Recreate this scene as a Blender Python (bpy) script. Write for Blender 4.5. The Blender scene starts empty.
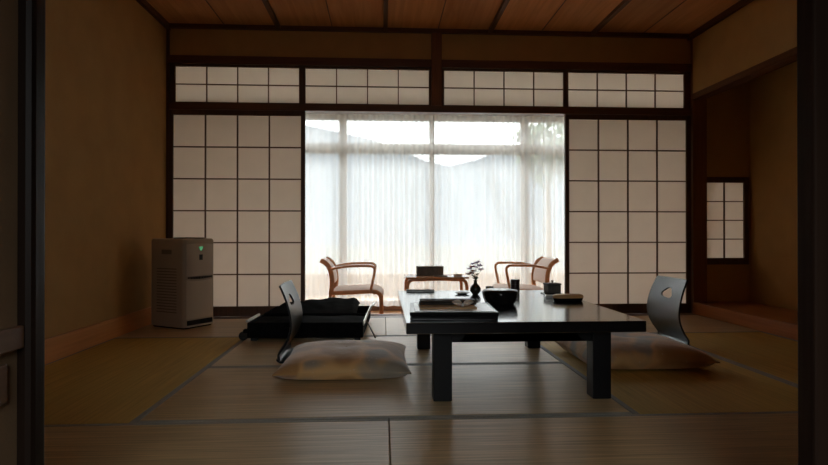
import bpy, bmesh, math, random
from mathutils import Vector, Matrix
random.seed(7)
PI = math.pi
S = bpy.context.scene
C = S.collection

# ------------------------------------------------------------------ materials
def mat(name):
    m = bpy.data.materials.new(name); m.use_nodes = True
    nt = m.node_tree; nt.nodes.clear()
    out = nt.nodes.new('ShaderNodeOutputMaterial')
    return m, nt, nt.nodes.new, nt.links.new, out

def pbr(name, color, rough=0.6, color2=None, scale=(6, 6, 6), detail=4, bump=0.0, bscale=None,
        metal=0.0, spec=0.5, emit=None, estr=0.0, contrast=(0.35, 0.65), coat=0.0, sheen=0.0):
    m, nt, N, L, out = mat(name)
    p = N('ShaderNodeBsdfPrincipled'); L(p.outputs[0], out.inputs[0])
    p.inputs['Base Color'].default_value = (*color, 1)
    p.inputs['Roughness'].default_value = rough
    p.inputs['Metallic'].default_value = metal
    p.inputs['Specular IOR Level'].default_value = spec
    p.inputs['Coat Weight'].default_value = coat
    p.inputs['Coat Roughness'].default_value = 0.1
    p.inputs['Sheen Weight'].default_value = sheen
    tc = N('ShaderNodeTexCoord'); mp = N('ShaderNodeMapping'); L(tc.outputs['Object'], mp.inputs[0])
    mp.inputs['Scale'].default_value = scale
    nz = N('ShaderNodeTexNoise'); nz.inputs['Scale'].default_value = 1; nz.inputs['Detail'].default_value = detail
    L(mp.outputs[0], nz.inputs['Vector'])
    c2 = color2 if color2 else tuple(c * 0.86 for c in color)
    r = N('ShaderNodeValToRGB'); L(nz.outputs['Fac'], r.inputs[0])
    r.color_ramp.elements[0].position = contrast[0]; r.color_ramp.elements[1].position = contrast[1]
    r.color_ramp.elements[0].color = (*c2, 1); r.color_ramp.elements[1].color = (*color, 1)
    L(r.outputs[0], p.inputs['Base Color'])
    if bump:
        n2 = nz
        if bscale:
            n2 = N('ShaderNodeTexNoise'); n2.inputs['Scale'].default_value = bscale; n2.inputs['Detail'].default_value = 3
            L(tc.outputs['Object'], n2.inputs['Vector'])
        b = N('ShaderNodeBump'); b.inputs['Strength'].default_value = bump; b.inputs['Distance'].default_value = 0.01
        L(n2.outputs['Fac'], b.inputs['Height']); L(b.outputs[0], p.inputs['Normal'])
    if emit:
        p.inputs['Emission Color'].default_value = (*emit, 1); p.inputs['Emission Strength'].default_value = estr
    return m

def wood(name, c1, c2, axis='x', rough=0.4, fine=60, spec=0.5, coat=0.0):
    sc = {'x': (2, fine, fine), 'y': (fine, 2, fine), 'z': (fine, fine, 2)}[axis]
    return pbr(name, c1, rough, c2, scale=sc, detail=6, bump=0.08, spec=spec, coat=coat, contrast=(0.3, 0.72))

def tatami(name, axis, c1, c2):
    # woven rush: fine ribs running along `axis`, slow tone drift, glossy reed
    m, nt, N, L, out = mat(name)
    p = N('ShaderNodeBsdfPrincipled'); L(p.outputs[0], out.inputs[0])
    tc = N('ShaderNodeTexCoord')
    mp = N('ShaderNodeMapping'); L(tc.outputs['Object'], mp.inputs[0])
    mp.inputs['Scale'].default_value = (2.2, 85, 1) if axis == 'x' else (85, 2.2, 1)
    nz = N('ShaderNodeTexNoise'); nz.inputs['Scale'].default_value = 1; nz.inputs['Detail'].default_value = 5
    L(mp.outputs[0], nz.inputs['Vector'])
    n2 = N('ShaderNodeTexNoise'); n2.inputs['Scale'].default_value = 1.3; L(tc.outputs['Object'], n2.inputs['Vector'])
    r = N('ShaderNodeValToRGB'); L(nz.outputs['Fac'], r.inputs[0])
    r.color_ramp.elements[0].position = .3; r.color_ramp.elements[1].position = .7
    r.color_ramp.elements[0].color = (*c2, 1); r.color_ramp.elements[1].color = (*c1, 1)
    mx = N('ShaderNodeMix'); mx.data_type = 'RGBA'; mx.blend_type = 'MULTIPLY'
    r2 = N('ShaderNodeValToRGB'); L(n2.outputs['Fac'], r2.inputs[0])
    r2.color_ramp.elements[0].color = (.82, .8, .74, 1); r2.color_ramp.elements[1].color = (1, 1, 1, 1)
    mx.inputs['Factor'].default_value = 1; L(r.outputs[0], mx.inputs['A']); L(r2.outputs[0], mx.inputs['B'])
    L(mx.outputs['Result'], p.inputs['Base Color'])
    wv = N('ShaderNodeTexWave'); wv.bands_direction = 'Y' if axis == 'x' else 'X'
    wv.inputs['Scale'].default_value = 40; wv.inputs['Distortion'].default_value = .6
    L(tc.outputs['Object'], wv.inputs['Vector'])
    ad = N('ShaderNodeMath'); ad.operation = 'ADD'; L(wv.outputs['Fac'], ad.inputs[0]); L(nz.outputs['Fac'], ad.inputs[1])
    b = N('ShaderNodeBump'); b.inputs['Strength'].default_value = .5; b.inputs['Distance'].default_value = .002
    L(ad.outputs[0], b.inputs['Height']); L(b.outputs[0], p.inputs['Normal'])
    p.inputs['Roughness'].default_value = TATAMI_ROUGH[axis]
    p.inputs['Specular IOR Level'].default_value = TATAMI_SPEC[axis]
    return m
TATAMI_ROUGH = {'x': .30, 'y': .6}
TATAMI_SPEC = {'x': 1.0, 'y': .25}

def paper(name, c, trans=.62):
    m, nt, N, L, out = mat(name)
    d = N('ShaderNodeBsdfDiffuse'); t = N('ShaderNodeBsdfTranslucent'); mx = N('ShaderNodeMixShader')
    tc = N('ShaderNodeTexCoord'); nz = N('ShaderNodeTexNoise'); nz.inputs['Scale'].default_value = 9; nz.inputs['Detail'].default_value = 5
    L(tc.outputs['Object'], nz.inputs['Vector'])
    r = N('ShaderNodeValToRGB'); L(nz.outputs['Fac'], r.inputs[0])
    r.color_ramp.elements[0].color = tuple(x * .93 for x in c) + (1,); r.color_ramp.elements[1].color = (*c, 1)
    L(r.outputs[0], d.inputs[0]); L(r.outputs[0], t.inputs[0])
    mx.inputs[0].default_value = trans
    L(d.outputs[0], mx.inputs[1]); L(t.outputs[0], mx.inputs[2]); L(mx.outputs[0], out.inputs[0])
    return m

def sheer(name, c, transp=.4, trans=.7):
    m, nt, N, L, out = mat(name)
    d = N('ShaderNodeBsdfDiffuse'); t = N('ShaderNodeBsdfTranslucent'); mx = N('ShaderNodeMixShader')
    tr = N('ShaderNodeBsdfTransparent'); m2 = N('ShaderNodeMixShader')
    tc = N('ShaderNodeTexCoord'); mp = N('ShaderNodeMapping'); mp.inputs['Scale'].default_value = (8, 8, .3)
    nz = N('ShaderNodeTexNoise'); nz.inputs['Scale'].default_value = 1
    L(tc.outputs['Object'], mp.inputs[0]); L(mp.outputs[0], nz.inputs['Vector'])
    r = N('ShaderNodeMapRange'); L(nz.outputs['Fac'], r.inputs[0])
    r.inputs['To Min'].default_value = transp - .02; r.inputs['To Max'].default_value = transp + .02
    d.inputs[0].default_value = (*c, 1); t.inputs[0].default_value = (*c, 1)
    mx.inputs[0].default_value = trans
    L(d.outputs[0], mx.inputs[1]); L(t.outputs[0], mx.inputs[2])
    # folds seen edge-on are denser cloth: less open area between threads
    lw = N('ShaderNodeLayerWeight'); lw.inputs['Blend'].default_value = .5
    inv = N('ShaderNodeMath'); inv.operation = 'SUBTRACT'; inv.inputs[0].default_value = 1.1; L(lw.outputs['Facing'], inv.inputs[1])
    mu = N('ShaderNodeMath'); mu.operation = 'MULTIPLY'; mu.use_clamp = True
    L(inv.outputs[0], mu.inputs[0]); L(r.outputs[0], mu.inputs[1])
    L(mu.outputs[0], m2.inputs[0])
    L(mx.outputs[0], m2.inputs[1]); L(tr.outputs[0], m2.inputs[2]); L(m2.outputs[0], out.inputs[0])
    return m

def glass(name):
    m, nt, N, L, out = mat(name)
    tr = N('ShaderNodeBsdfTransparent'); g = N('ShaderNodeBsdfGlossy'); g.inputs['Roughness'].default_value = .02
    tr.inputs[0].default_value = (.96, .98, .97, 1)
    fr = N('ShaderNodeFresnel'); fr.inputs[0].default_value = 1.45
    mx = N('ShaderNodeMixShader'); L(fr.outputs[0], mx.inputs[0]); L(tr.outputs[0], mx.inputs[1]); L(g.outputs[0], mx.inputs[2])
    L(mx.outputs[0], out.inputs[0])
    return m

def cushion_cloth(name, seed):
    # brown cloth with large soft blocks of mauve-grey, tan and umber, small pale floral flecks, woven bump
    m, nt, N, L, out = mat(name)
    p = N('ShaderNodeBsdfPrincipled'); L(p.outputs[0], out.inputs[0])
    p.inputs['Roughness'].default_value = .75; p.inputs['Sheen Weight'].default_value = .5
    p.inputs['Specular IOR Level'].default_value = .35
    tc = N('ShaderNodeTexCoord'); mp = N('ShaderNodeMapping'); L(tc.outputs['Object'], mp.inputs[0])
    mp.inputs['Location'].default_value = (seed, seed * .7, 0)
    vo = N('ShaderNodeTexNoise'); vo.inputs['Scale'].default_value = 4.2; vo.inputs['Detail'].default_value = 1.5; vo.inputs['Distortion'].default_value = .4
    L(mp.outputs[0], vo.inputs['Vector'])
    r = N('ShaderNodeValToRGB'); r.color_ramp.interpolation = 'EASE'
    L(vo.outputs['Fac'], r.inputs[0])
    e = r.color_ramp.elements
    e[0].position = .36; e[0].color = (.50, .26, .09, 1)
    e[1].position = .64; e[1].color = (.38, .31, .23, 1)
    x = e.new(.5); x.color = (.74, .44, .18, 1)
    n2 = N('ShaderNodeTexVoronoi'); n2.inputs['Scale'].default_value = 26; L(mp.outputs[0], n2.inputs['Vector'])
    lt = N('ShaderNodeMath'); lt.operation = 'LESS_THAN'; lt.inputs[1].default_value = .12; L(n2.outputs['Distance'], lt.inputs[0])
    mu = N('ShaderNodeMath'); mu.operation = 'MULTIPLY'; L(lt.outputs[0], mu.inputs[0]); mu.inputs[1].default_value = .35
    mx = N('ShaderNodeMix'); mx.data_type = 'RGBA'; L(mu.outputs[0], mx.inputs['Factor']); L(r.outputs[0], mx.inputs['A'])
    mx.inputs['B'].default_value = (.75, .62, .48, 1)
    L(mx.outputs['Result'], p.inputs['Base Color'])
    nz = N('ShaderNodeTexNoise'); nz.inputs['Scale'].default_value = 14; nz.inputs['Detail'].default_value = 4; L(mp.outputs[0], nz.inputs['Vector'])
    b = N('ShaderNodeBump'); b.inputs['Strength'].default_value = .25; b.inputs['Distance'].default_value = .02
    L(nz.outputs['Fac'], b.inputs['Height']); L(b.outputs[0], p.inputs['Normal'])
    return m

M = {}
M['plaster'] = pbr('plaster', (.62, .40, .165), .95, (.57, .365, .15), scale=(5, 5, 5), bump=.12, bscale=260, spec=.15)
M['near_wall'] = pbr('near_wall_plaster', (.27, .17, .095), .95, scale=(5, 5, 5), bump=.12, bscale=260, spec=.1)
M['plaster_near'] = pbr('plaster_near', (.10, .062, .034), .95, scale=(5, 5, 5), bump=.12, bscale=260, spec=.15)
M['dark_x'] = wood('dark_wood_x', (.17, .072, .034), (.11, .046, .021), 'x', .38)
M['dark_y'] = wood('dark_wood_y', (.17, .072, .034), (.11, .046, .021), 'y', .42)
M['dark_z'] = wood('dark_wood_z', (.17, .072, .034), (.11, .046, .021), 'z', .38)
M['post'] = wood('post_wood', (.27, .115, .048), (.19, .078, .032), 'z', .4)
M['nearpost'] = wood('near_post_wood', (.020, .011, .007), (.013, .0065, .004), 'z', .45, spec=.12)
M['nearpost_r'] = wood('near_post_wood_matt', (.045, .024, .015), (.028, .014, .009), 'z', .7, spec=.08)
M['lintel'] = wood('lintel_wood', (.22, .092, .040), (.15, .062, .027), 'x', .4)
M['lintel_y'] = wood('lintel_wood_y', (.19, .080, .034), (.13, .054, .023), 'y', .65, spec=.15)
M['orange_y'] = wood('orange_wood_y', (.88, .42, .14), (.76, .34, .105), 'y', .4)
M['alcove_y'] = wood('alcove_wood_y', (.55, .22, .075), (.42, .15, .05), 'y', .35)
M['veranda'] = wood('veranda_wood', (.60, .30, .12), (.48, .22, .08), 'x', .33)
M['rail'] = wood('rail_wood', (.17, .085, .043), (.12, .058, .028), 'y', .45)
M['frame'] = wood('shoji_wood', (.15, .072, .04), (.10, .047, .026), 'z', .5)
M['paper'] = paper('shoji_paper', (.93, .855, .775), .60)
M['paper_thin'] = paper('transom_paper', (.97, .91, .84), .82)
M['sheer'] = sheer('sheer_cloth', (.93, .908, .872), .31, .52)
M['glass'] = glass('window_glass')
M['alu'] = pbr('window_frame_metal', (.58, .54, .49), .5)
M['beige'] = pbr('beige_wall', (.74, .60, .43), .9, scale=(4, 4, 4), bump=.08, bscale=200)
M['balcony'] = pbr('balcony_render', (.24, .155, .085), .9, (.21, .135, .072), scale=(4, 4, 4), bump=.08, bscale=200)
M['vceil'] = wood('veranda_ceiling_wood', (.86, .76, .62), (.80, .69, .55), 'x', .6)
M['heri'] = pbr('tatami_border_cloth', (.36, .34, .285), .75, (.28, .265, .22), scale=(160, 160, 160), bump=.1, spec=.5)
M['tat_x'] = tatami('tatami_rush_x', 'x', (.86, .63, .34), (.44, .31, .155))
M['tat_y'] = tatami('tatami_rush_y', 'y', (.76, .52, .135), (.56, .37, .09))
M['lacquer'] = pbr('black_lacquer', (.010, .0095, .010), .4, (.007, .007, .008), scale=(3, 40, 3), spec=.25, bump=.01)
M['lacquer_top'] = pbr('black_lacquer_top', (.010, .0095, .010), .16, (.007, .007, .008), scale=(3, 40, 3), spec=.7, bump=.01, coat=.7)
M['lacquer_s'] = pbr('black_lacquer_small', (.010, .010, .011), .15, scale=(9, 9, 9), spec=.3)
M['lacquer_b'] = pbr('black_lacquer_backrest', (.013, .014, .016), .3, scale=(9, 9, 9), spec=.45)
M['tagpaper'] = pbr('white_paper', (.88, .87, .84), .3, scale=(12, 12, 12), coat=.6)
M['tan'] = pbr('tan_cloth', (.60, .38, .18), .7, (.50, .31, .14), scale=(30, 30, 30), bump=.1)
M['tanwood'] = wood('tan_wood', (.62, .36, .15), (.50, .27, .10), 'x', .4)
M['darkbrown'] = pbr('dark_brown_cloth', (.050, .035, .022), .65, (.035, .024, .016), scale=(40, 40, 40), bump=.1)
M['bentwood'] = wood('bent_wood', (.66, .30, .13), (.54, .23, .095), 'x', .35, fine=40)
M['uphol'] = pbr('pale_pink_upholstery', (.86, .71, .64), .85, (.80, .65, .58), scale=(60, 60, 60), bump=.15, sheen=.2)
M['tabletop_v'] = wood('pale_side_table_wood', (.52, .28, .15), (.42, .21, .11), 'x', .18)
M['boxgrey'] = pbr('dark_grey_box', (.15, .135, .115), .6, (.115, .10, .085), scale=(30, 30, 30), bump=.1)
M['ceramic'] = pbr('pale_ceramic', (.62, .63, .62), .3)
M['pur_body'] = pbr('purifier_shell', (.50, .42, .32), .45, (.47, .395, .30), scale=(3, 3, 3))
M['pur_front'] = pbr('purifier_front', (.66, .57, .46), .38, (.63, .545, .44), scale=(3, 3, 3))
M['pur_dark'] = pbr('purifier_dark', (.018, .018, .018), .25)
M['pur_grille'] = pbr('purifier_slot', (.055, .045, .034), .6)
M['pur_slit'] = pbr('purifier_intake', (.24, .195, .145), .6)
M['green'] = pbr('green_light', (.05, .35, .12), .4, emit=(.25, 1.0, .45), estr=.16)
M['sticker'] = pbr('dark_sticker', (.03, .03, .03), .4)
M['case'] = pbr('black_case_cloth', (.009, .009, .010), .85, (.006, .006, .007), scale=(30, 30, 30), bump=.15, spec=.05)
M['case_lining'] = pbr('black_case_cover', (.026, .026, .025), .85, (.014, .014, .013), scale=(4, 16, 4), bump=.3, spec=.03)
M['satin'] = pbr('satin_metal', (.75, .75, .73), .5, metal=.6, scale=(40, 40, 40))
M['steel'] = pbr('brushed_steel', (.62, .62, .60), .28, metal=1.0, scale=(40, 40, 40))
M['rubber'] = pbr('dark_rubber', (.02, .018, .016), .6)
M['leaf'] = pbr('leaf_green', (.07, .11, .05), .6, (.04, .07, .03), scale=(20, 20, 20))
M['petal'] = paper('mauve_petal', (.50, .40, .66), .5)
M['petal2'] = paper('rose_petal', (.55, .30, .25), .45)
M['vase'] = pbr('dark_vase_glaze', (.045, .038, .022), .25, (.025, .022, .014), scale=(30, 30, 30))
M['ceramic_dark'] = pbr('dark_glaze', (.035, .028, .018), .25, scale=(20, 20, 20))
M['canister'] = wood('cherry_bark', (.035, .017, .010), (.022, .010, .006), 'z', .3)
M['hill'] = pbr('distant_forest', (.072, .080, .088), 1, (.067, .076, .085), scale=(.06, .06, .06), spec=0)  # blue-grey of distance haze is put into the forest colour
M['ground'] = pbr('outside_ground', (.080, .082, .078), 1, (.072, .076, .070), scale=(.1, .1, .1), spec=0)
M['tree'] = pbr('tree_leaf', (.09, .12, .07), .7, (.05, .075, .04), scale=(3, 3, 3))
M['bark'] = pbr('tree_bark', (.13, .09, .06), .9, scale=(20, 20, 4), bump=.4)

def ceiling_mat():
    m, nt, N, L, out = mat('ceiling_boards')
    p = N('ShaderNodeBsdfPrincipled'); L(p.outputs[0], out.inputs[0]); p.inputs['Roughness'].default_value = .55
    p.inputs['Specular IOR Level'].default_value = .3
    tc = N('ShaderNodeTexCoord'); sp = N('ShaderNodeSeparateXYZ'); L(tc.outputs['Object'], sp.inputs[0])
    ad = N('ShaderNodeMath'); ad.operation = 'SUBTRACT'; L(sp.outputs[0], ad.inputs[0]); ad.inputs[1].default_value = .0244
    dv = N('ShaderNodeMath'); dv.operation = 'DIVIDE'; L(ad.outputs[0], dv.inputs[0]); dv.inputs[1].default_value = .4658
    fl = N('ShaderNodeMath'); fl.operation = 'FLOOR'; L(dv.outputs[0], fl.inputs[0])
    wn = N('ShaderNodeTexWhiteNoise'); wn.noise_dimensions = '1D'; L(fl.outputs[0], wn.inputs['W'])
    mp = N('ShaderNodeMapping'); mp.inputs['Scale'].default_value = (26, 1.4, 1); L(tc.outputs['Object'], mp.inputs[0])
    nz = N('ShaderNodeTexNoise'); nz.inputs['Scale'].default_value = 1; nz.inputs['Detail'].default_value = 5; nz.inputs['Distortion'].default_value = .6
    L(mp.outputs[0], nz.inputs['Vector'])
    r = N('ShaderNodeValToRGB'); L(nz.outputs['Fac'], r.inputs[0])
    r.color_ramp.elements[0].position = .3; r.color_ramp.elements[1].position = .7
    r.color_ramp.elements[0].color = (.68, .31, .125, 1); r.color_ramp.elements[1].color = (.84, .42, .18, 1)
    hs = N('ShaderNodeHueSaturation'); L(r.outputs[0], hs.inputs['Color'])
    mr = N('ShaderNodeMapRange'); L(wn.outputs[0], mr.inputs[0]); mr.inputs['To Min'].default_value = .85; mr.inputs['To Max'].default_value = 1.12
    L(mr.outputs[0], hs.inputs['Value'])
    L(hs.outputs[0], p.inputs['Base Color'])
    return m
M['ceiling'] = ceiling_mat()

# ------------------------------------------------------------------ mesh helpers
def box(bm, x0, x1, y0, y1, z0, z1, mi=0):
    v = [bm.verts.new((x, y, z)) for z in (z0, z1) for y in (y0, y1) for x in (x0, x1)]
    for f in ((0, 2, 3, 1), (4, 5, 7, 6), (0, 1, 5, 4), (2, 6, 7, 3), (1, 3, 7, 5), (0, 4, 6, 2)):
        bm.faces.new([v[i] for i in f]).material_index = mi

def boxm(*a):
    bm = bmesh.new(); box(bm, *a); return bm

def tube(bm, pts, rx, ry=None, n=10, cap=True, up=(0, 1, 0)):
    """sweep an ellipse (rx across `up`, ry along it) along pts; rx may be a list"""
    ry = ry if ry is not None else rx
    pts = [Vector(p) for p in pts]; rings = []
    up0 = Vector(up)
    for i, p in enumerate(pts):
        t = (pts[min(i + 1, len(pts) - 1)] - pts[max(i - 1, 0)]).normalized()
        u = up0 - t * up0.dot(t)
        if u.length < 1e-4: u = Vector((1, 0, 0)) - t * t.x
        u.normalize(); s = t.cross(u)
        a = rx[i] if isinstance(rx, (list, tuple)) else rx
        b = ry[i] if isinstance(ry, (list, tuple)) else ry
        rings.append([bm.verts.new(p + s * (a * math.cos(k * 2 * PI / n)) + u * (b * math.sin(k * 2 * PI / n))) for k in range(n)])
    for i in range(len(rings) - 1):
        for k in range(n):
            bm.faces.new((rings[i][k], rings[i][(k + 1) % n], rings[i + 1][(k + 1) % n], rings[i + 1][k]))
    if cap:
        bm.faces.new(rings[0][::-1]); bm.faces.new(rings[-1])

def lathe(bm, prof, n=32, cx=0, cy=0, sx=1, sy=1):
    rings = []
    for r, z in prof:
        if r < 1e-5: rings.append([bm.verts.new((cx, cy, z))])
        else: rings.append([bm.verts.new((cx + sx * r * math.cos(2 * PI * k / n), cy + sy * r * math.sin(2 * PI * k / n), z)) for k in range(n)])
    for a, b in zip(rings, rings[1:]):
        for k in range(n):
            k2 = (k + 1) % n
            if len(a) == 1: bm.faces.new((a[0], b[k2], b[k]))
            elif len(b) == 1: bm.faces.new((a[k], a[k2], b[0]))
            else: bm.faces.new((a[k], a[k2], b[k2], b[k]))

def smooth_path(pts, k=6):
    """Catmull-Rom through pts"""
    P = [Vector(p) for p in pts]; out = []
    for i in range(len(P) - 1):
        p0 = P[max(i - 1, 0)]; p1 = P[i]; p2 = P[i + 1]; p3 = P[min(i + 2, len(P) - 1)]
        for j in range(k):
            t = j / k
            out.append(.5 * ((2 * p1) + (p2 - p0) * t + (2 * p0 - 5 * p1 + 4 * p2 - p3) * t * t + (3 * p1 - p0 - 3 * p2 + p3) * t ** 3))
    out.append(P[-1]); return out

def obj(name, bm, m, parent=None, bevel=0, smooth=False, seg=2, loc=None, subsurf=0):
    bmesh.ops.recalc_face_normals(bm, faces=bm.faces[:])
    me = bpy.data.meshes.new(name); bm.to_mesh(me); bm.free()
    o = bpy.data.objects.new(name, me); C.objects.link(o)
    for x in (m if isinstance(m, (list, tuple)) else [m]): me.materials.append(x)
    if parent: o.parent = parent
    if loc: o.location = loc
    if bevel:
        b = o.modifiers.new('bevel', 'BEVEL'); b.width = bevel; b.segments = seg; b.limit_method = 'ANGLE'; b.angle_limit = math.radians(40)
    if subsurf:
        s = o.modifiers.new('sub', 'SUBSURF'); s.levels = subsurf; s.render_levels = subsurf
    if smooth:
        for p in me.polygons: p.use_smooth = True
        try:
            if not subsurf: me.set_sharp_from_angle(angle=math.radians(38))
        except Exception: pass
    return o

def tag(o, label, cat, group=None, kind=None):
    o['label'] = label; o['category'] = cat
    if group: o['group'] = group
    if kind: o['kind'] = kind
    return o

def thing(name, label, cat, loc=(0, 0, 0), rz=0, group=None):
    o = bpy.data.objects.new(name, None); C.objects.link(o)
    o.location = loc; o.rotation_euler = (0, 0, rz); o.empty_display_size = .1
    return tag(o, label, cat, group)

def struct(name, bm, m, label, cat, parent=None, bevel=0, smooth=False):
    o = obj(name, bm, m, parent, bevel, smooth)
    return tag(o, label, cat, None, 'structure')

def copy_tree(o, parent=None):
    c = o.copy(); C.objects.link(c); c.parent = parent
    for ch in [x for x in S.objects if x.parent == o]: copy_tree(ch, c)
    return c

# ------------------------------------------------------------------ measures
XL, XR = -1.868, 2.81            # side walls of the main room
YB = 5.01                        # shoji wall, room face
H = 2.54                         # ceiling
XA = 3.37                        # back of the alcove
YF = 1.10                        # partition towards the near room
YW = 6.85                        # veranda window plane
ZV = -0.20                       # veranda floor
VX0, VX1 = -2.05, 3.55           # veranda ends
T = .9316; XC = .0244

# ------------------------------------------------------------------ shell
struct('floor', boxm(-2.1, 3.6, -1.6, 5.08, -.30, -.055), M['lintel'], 'wooden subfloor under the tatami mats', 'floor')
struct('floor_veranda', boxm(VX0, VX1, 5.08, 7.0, ZV - .1, ZV), M['veranda'], 'orange brown boarded floor of the window veranda behind the chairs', 'floor')
struct('floor_near', boxm(-2.1, 3.6, -1.6, YF - .02, -.055, 0), M['nearpost_r'], 'dim floor of the near room under the camera', 'floor')

bm = bmesh.new(); box(bm, XL - .1, XR + .02, YF, YB + .1, H, H + .06)
struct('ceiling', bm, M['ceiling'], 'reddish brown boarded ceiling of the tatami room', 'ceiling')
n = 0
for k in (-1, 0, 1, 2):
    n += 1
    x = XC + k * T
    struct('trim_%d' % n, boxm(x - .018, x + .018, YF + .1, YB, H - .03, H), M['dark_y'],
           ['first', 'second', 'third', 'fourth'][k + 1] + ' dark ceiling batten from the left wall', 'ceiling batten')
for k in range(-2, 3):            # thin board joints between the battens
    n += 1
    x = XC + (k + .5) * T
    struct('trim_%d' % n, boxm(x - .004, x + .004, YF + .1, YB, H - .004, H), M['dark_y'],
           'thin dark board joint on the ceiling, number %s of five from the left wall' % ['one', 'two', 'three', 'four', 'five'][k + 2], 'ceiling joint')

struct('wall_left', boxm(XL - .1, XL, YF, YB + .1, 0, H), M['plaster'], 'plain tan plaster wall behind the air purifier', 'wall')
struct('baseboard_left', boxm(XL, XL + .018, YF + .1, 4.93, 0, .135), M['orange_y'], 'orange brown wooden baseboard along the left plaster wall', 'baseboard', bevel=.003)
n += 1; struct('trim_%d' % n, boxm(XL, XL + .03, YF + .1, YB, H - .05, H), M['dark_y'], 'dark moulding where left wall meets ceiling', 'moulding')
n += 1; struct('trim_%d' % n, boxm(XR - .03, XR, YF + .1, YB, H - .05, H), M['dark_y'], 'dark moulding where right wall meets ceiling', 'moulding')
n += 1; struct('trim_%d' % n, boxm(XL + .03, XR - .03, YB - .035, YB, H - .035, H), M['dark_x'], 'dark moulding above the shoji wall under the ceiling', 'moulding')

# shoji wall: plaster band, top rail, transom, kamoi, sill, posts
struct('wall_back', boxm(XL, XR, YB, YB + .09, 2.255, H), M['plaster'], 'tan plaster band between transom screens and ceiling', 'wall')
n += 1; struct('trim_%d' % n, boxm(XL, XR, YB - .025, YB + .09, 2.20, 2.27), M['dark_x'], 'long dark wooden beam above the transom screens', 'beam', bevel=.003)
n += 1; struct('trim_%d' % n, boxm(XL, XR, YB - .02, YB + .10, 1.802, 1.858), M['lintel'], 'long brown lintel between shoji doors and transom screens', 'lintel', bevel=.003)
bm = bmesh.new(); box(bm, XL, XR, 4.91, 5.09, -.055, -.004)
for y in (5.012, 5.062): box(bm, XL, XR, y - .007, y + .007, -.004, .001)
box(bm, XL, XR, 4.912, 4.985, -.004, .001)
struct('trim_40', bm, M['lintel'], 'wooden sill rail in the floor under the shoji doors', 'sill')
struct('trim_41', boxm(VX0, VX1, 5.09, 5.11, ZV, .0), M['lintel'], 'wooden riser between sill and veranda floor', 'riser')
struct('trim_42', boxm(.432, .524, YB - .03, YB + .06, 1.858, H - .035), M['post'], 'brown centre post between the transom screens up to ceiling', 'post', bevel=.004)
struct('trim_43', boxm(XR, 2.94, YB - .04, YB + .09, 0, H), M['post'], 'reddish brown corner post between shoji door and alcove', 'post', bevel=.004)
struct('trim_44', boxm(XL, -1.845, YB - .02, YB + .09, 0, H - .05), M['dark_z'], 'dark slim post in the corner beside the air purifier', 'post')

def lattice_screen(root, x0, x1, z0, z1, y, nc, nr, fw, ft=None, fb=None, depth=.03, bar=.011, edge=None, pm=None):
    """frame, lattice and paper of a shoji in the x-z plane at local y (room face)"""
    ft = fw if ft is None else ft; fb = fw if fb is None else fb
    el, er = edge if edge else (fw, fw)
    bm = bmesh.new()
    box(bm, x0 - el, x0, y, y + depth, z0 - fb, z1 + ft); box(bm, x1, x1 + er, y, y + depth, z0 - fb, z1 + ft)
    box(bm, x0, x1, y, y + depth, z1, z1 + ft); box(bm, x0, x1, y, y + depth, z0 - fb, z0)
    f = obj('frame', bm, M['frame'], root, bevel=.002)
    bm = bmesh.new()
    for i in range(1, nc):
        x = x0 + (x1 - x0) * i / nc; box(bm, x - bar / 2, x + bar / 2, y + .004, y + .018, z0, z1)
    for j in range(1, nr):
        z = z0 + (z1 - z0) * j / nr; box(bm, x0, x1, y + .006, y + .017, z - bar / 2, z + bar / 2)
    g = obj('lattice', bm, M['frame'], root)
    p = obj('paper', boxm(x0 - .004, x1 + .004, y + .0185, y + .0195, z0 - .004, z1 + .004), pm or M['paper'], root)
    return f, g, p

for (name, lab, xa, xb, sa, sb) in (
        ('shoji_door', 'tall sliding shoji door of white paper and dark lattice behind the air purifier', -1.815, -.716, .03, .036),
        ('shoji_door', 'tall sliding shoji door of white paper and dark lattice beside the alcove post', 1.678, 2.765, .036, .042)):
    w = (xa + xb) / 2
    r = thing(name, lab, 'shoji door', (w, YB - .012, .002), 0, 'sliding shoji doors')
    lattice_screen(r, xa - w, xb - w, .088, 1.755, 0, 4, 6, .036, .043, .086, edge=(sa, sb))
for i, (xa, xb, lab) in enumerate(((-1.80, -.735, 'transom shoji screen above the left shoji door'), (-.68, .412, 'transom shoji screen above the curtain, left of the centre post'),
                                   (.548, 1.630, 'transom shoji screen above the curtain, right of the centre post'), (1.675, 2.752, 'transom shoji screen above the right shoji door'))):
    r = thing('window_%d' % (i + 1), lab, 'transom window', (0, 0, 0)); r['kind'] = 'structure'
    e0 = (-1.845, -.7075, .524, 1.6525)[i]; e1 = (-.7075, .432, 1.6525, XR)[i]
    lattice_screen(r, xa, xb, 1.872, 2.182, YB, 4, 2, .015, .018, .014, bar=.009, edge=(xa - e0, e1 - xb), pm=M['paper_thin'])

# right side: small wall above the alcove, lintel, alcove
struct('wall_right', boxm(XR, XR + .08, YF, YB - .04, 1.99, H), M['plaster'], 'tan plaster wall hanging above the alcove opening', 'wall')
n += 1; struct('trim_%d' % n, boxm(XR - .012, XR + .10, YF, YB - .04, 1.935, 1.99), M['lintel_y'], 'brown lintel under the hanging wall of the alcove', 'lintel', bevel=.003)
struct('wall_alcove_back', boxm(XA, XA + .1, 2.2, YB + .09, 0, 2.54), M['plaster'], 'dim tan plaster back wall of the alcove', 'wall')
bm = bmesh.new(); W0, W1, WZ0, WZ1 = 2.96, 3.345, .445, 1.243
box(bm, 2.94, W0, YB, YB + .09, .0, 2.54); box(bm, W1, XA, YB, YB + .09, .0, 2.54)
box(bm, W0, W1, YB, YB + .09, 0, WZ0); box(bm, W0, W1, YB, YB + .09, WZ1, 2.54)
struct('wall_alcove_end', bm, M['plaster'], 'tan plaster end wall around the small alcove window', 'wall')
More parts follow.
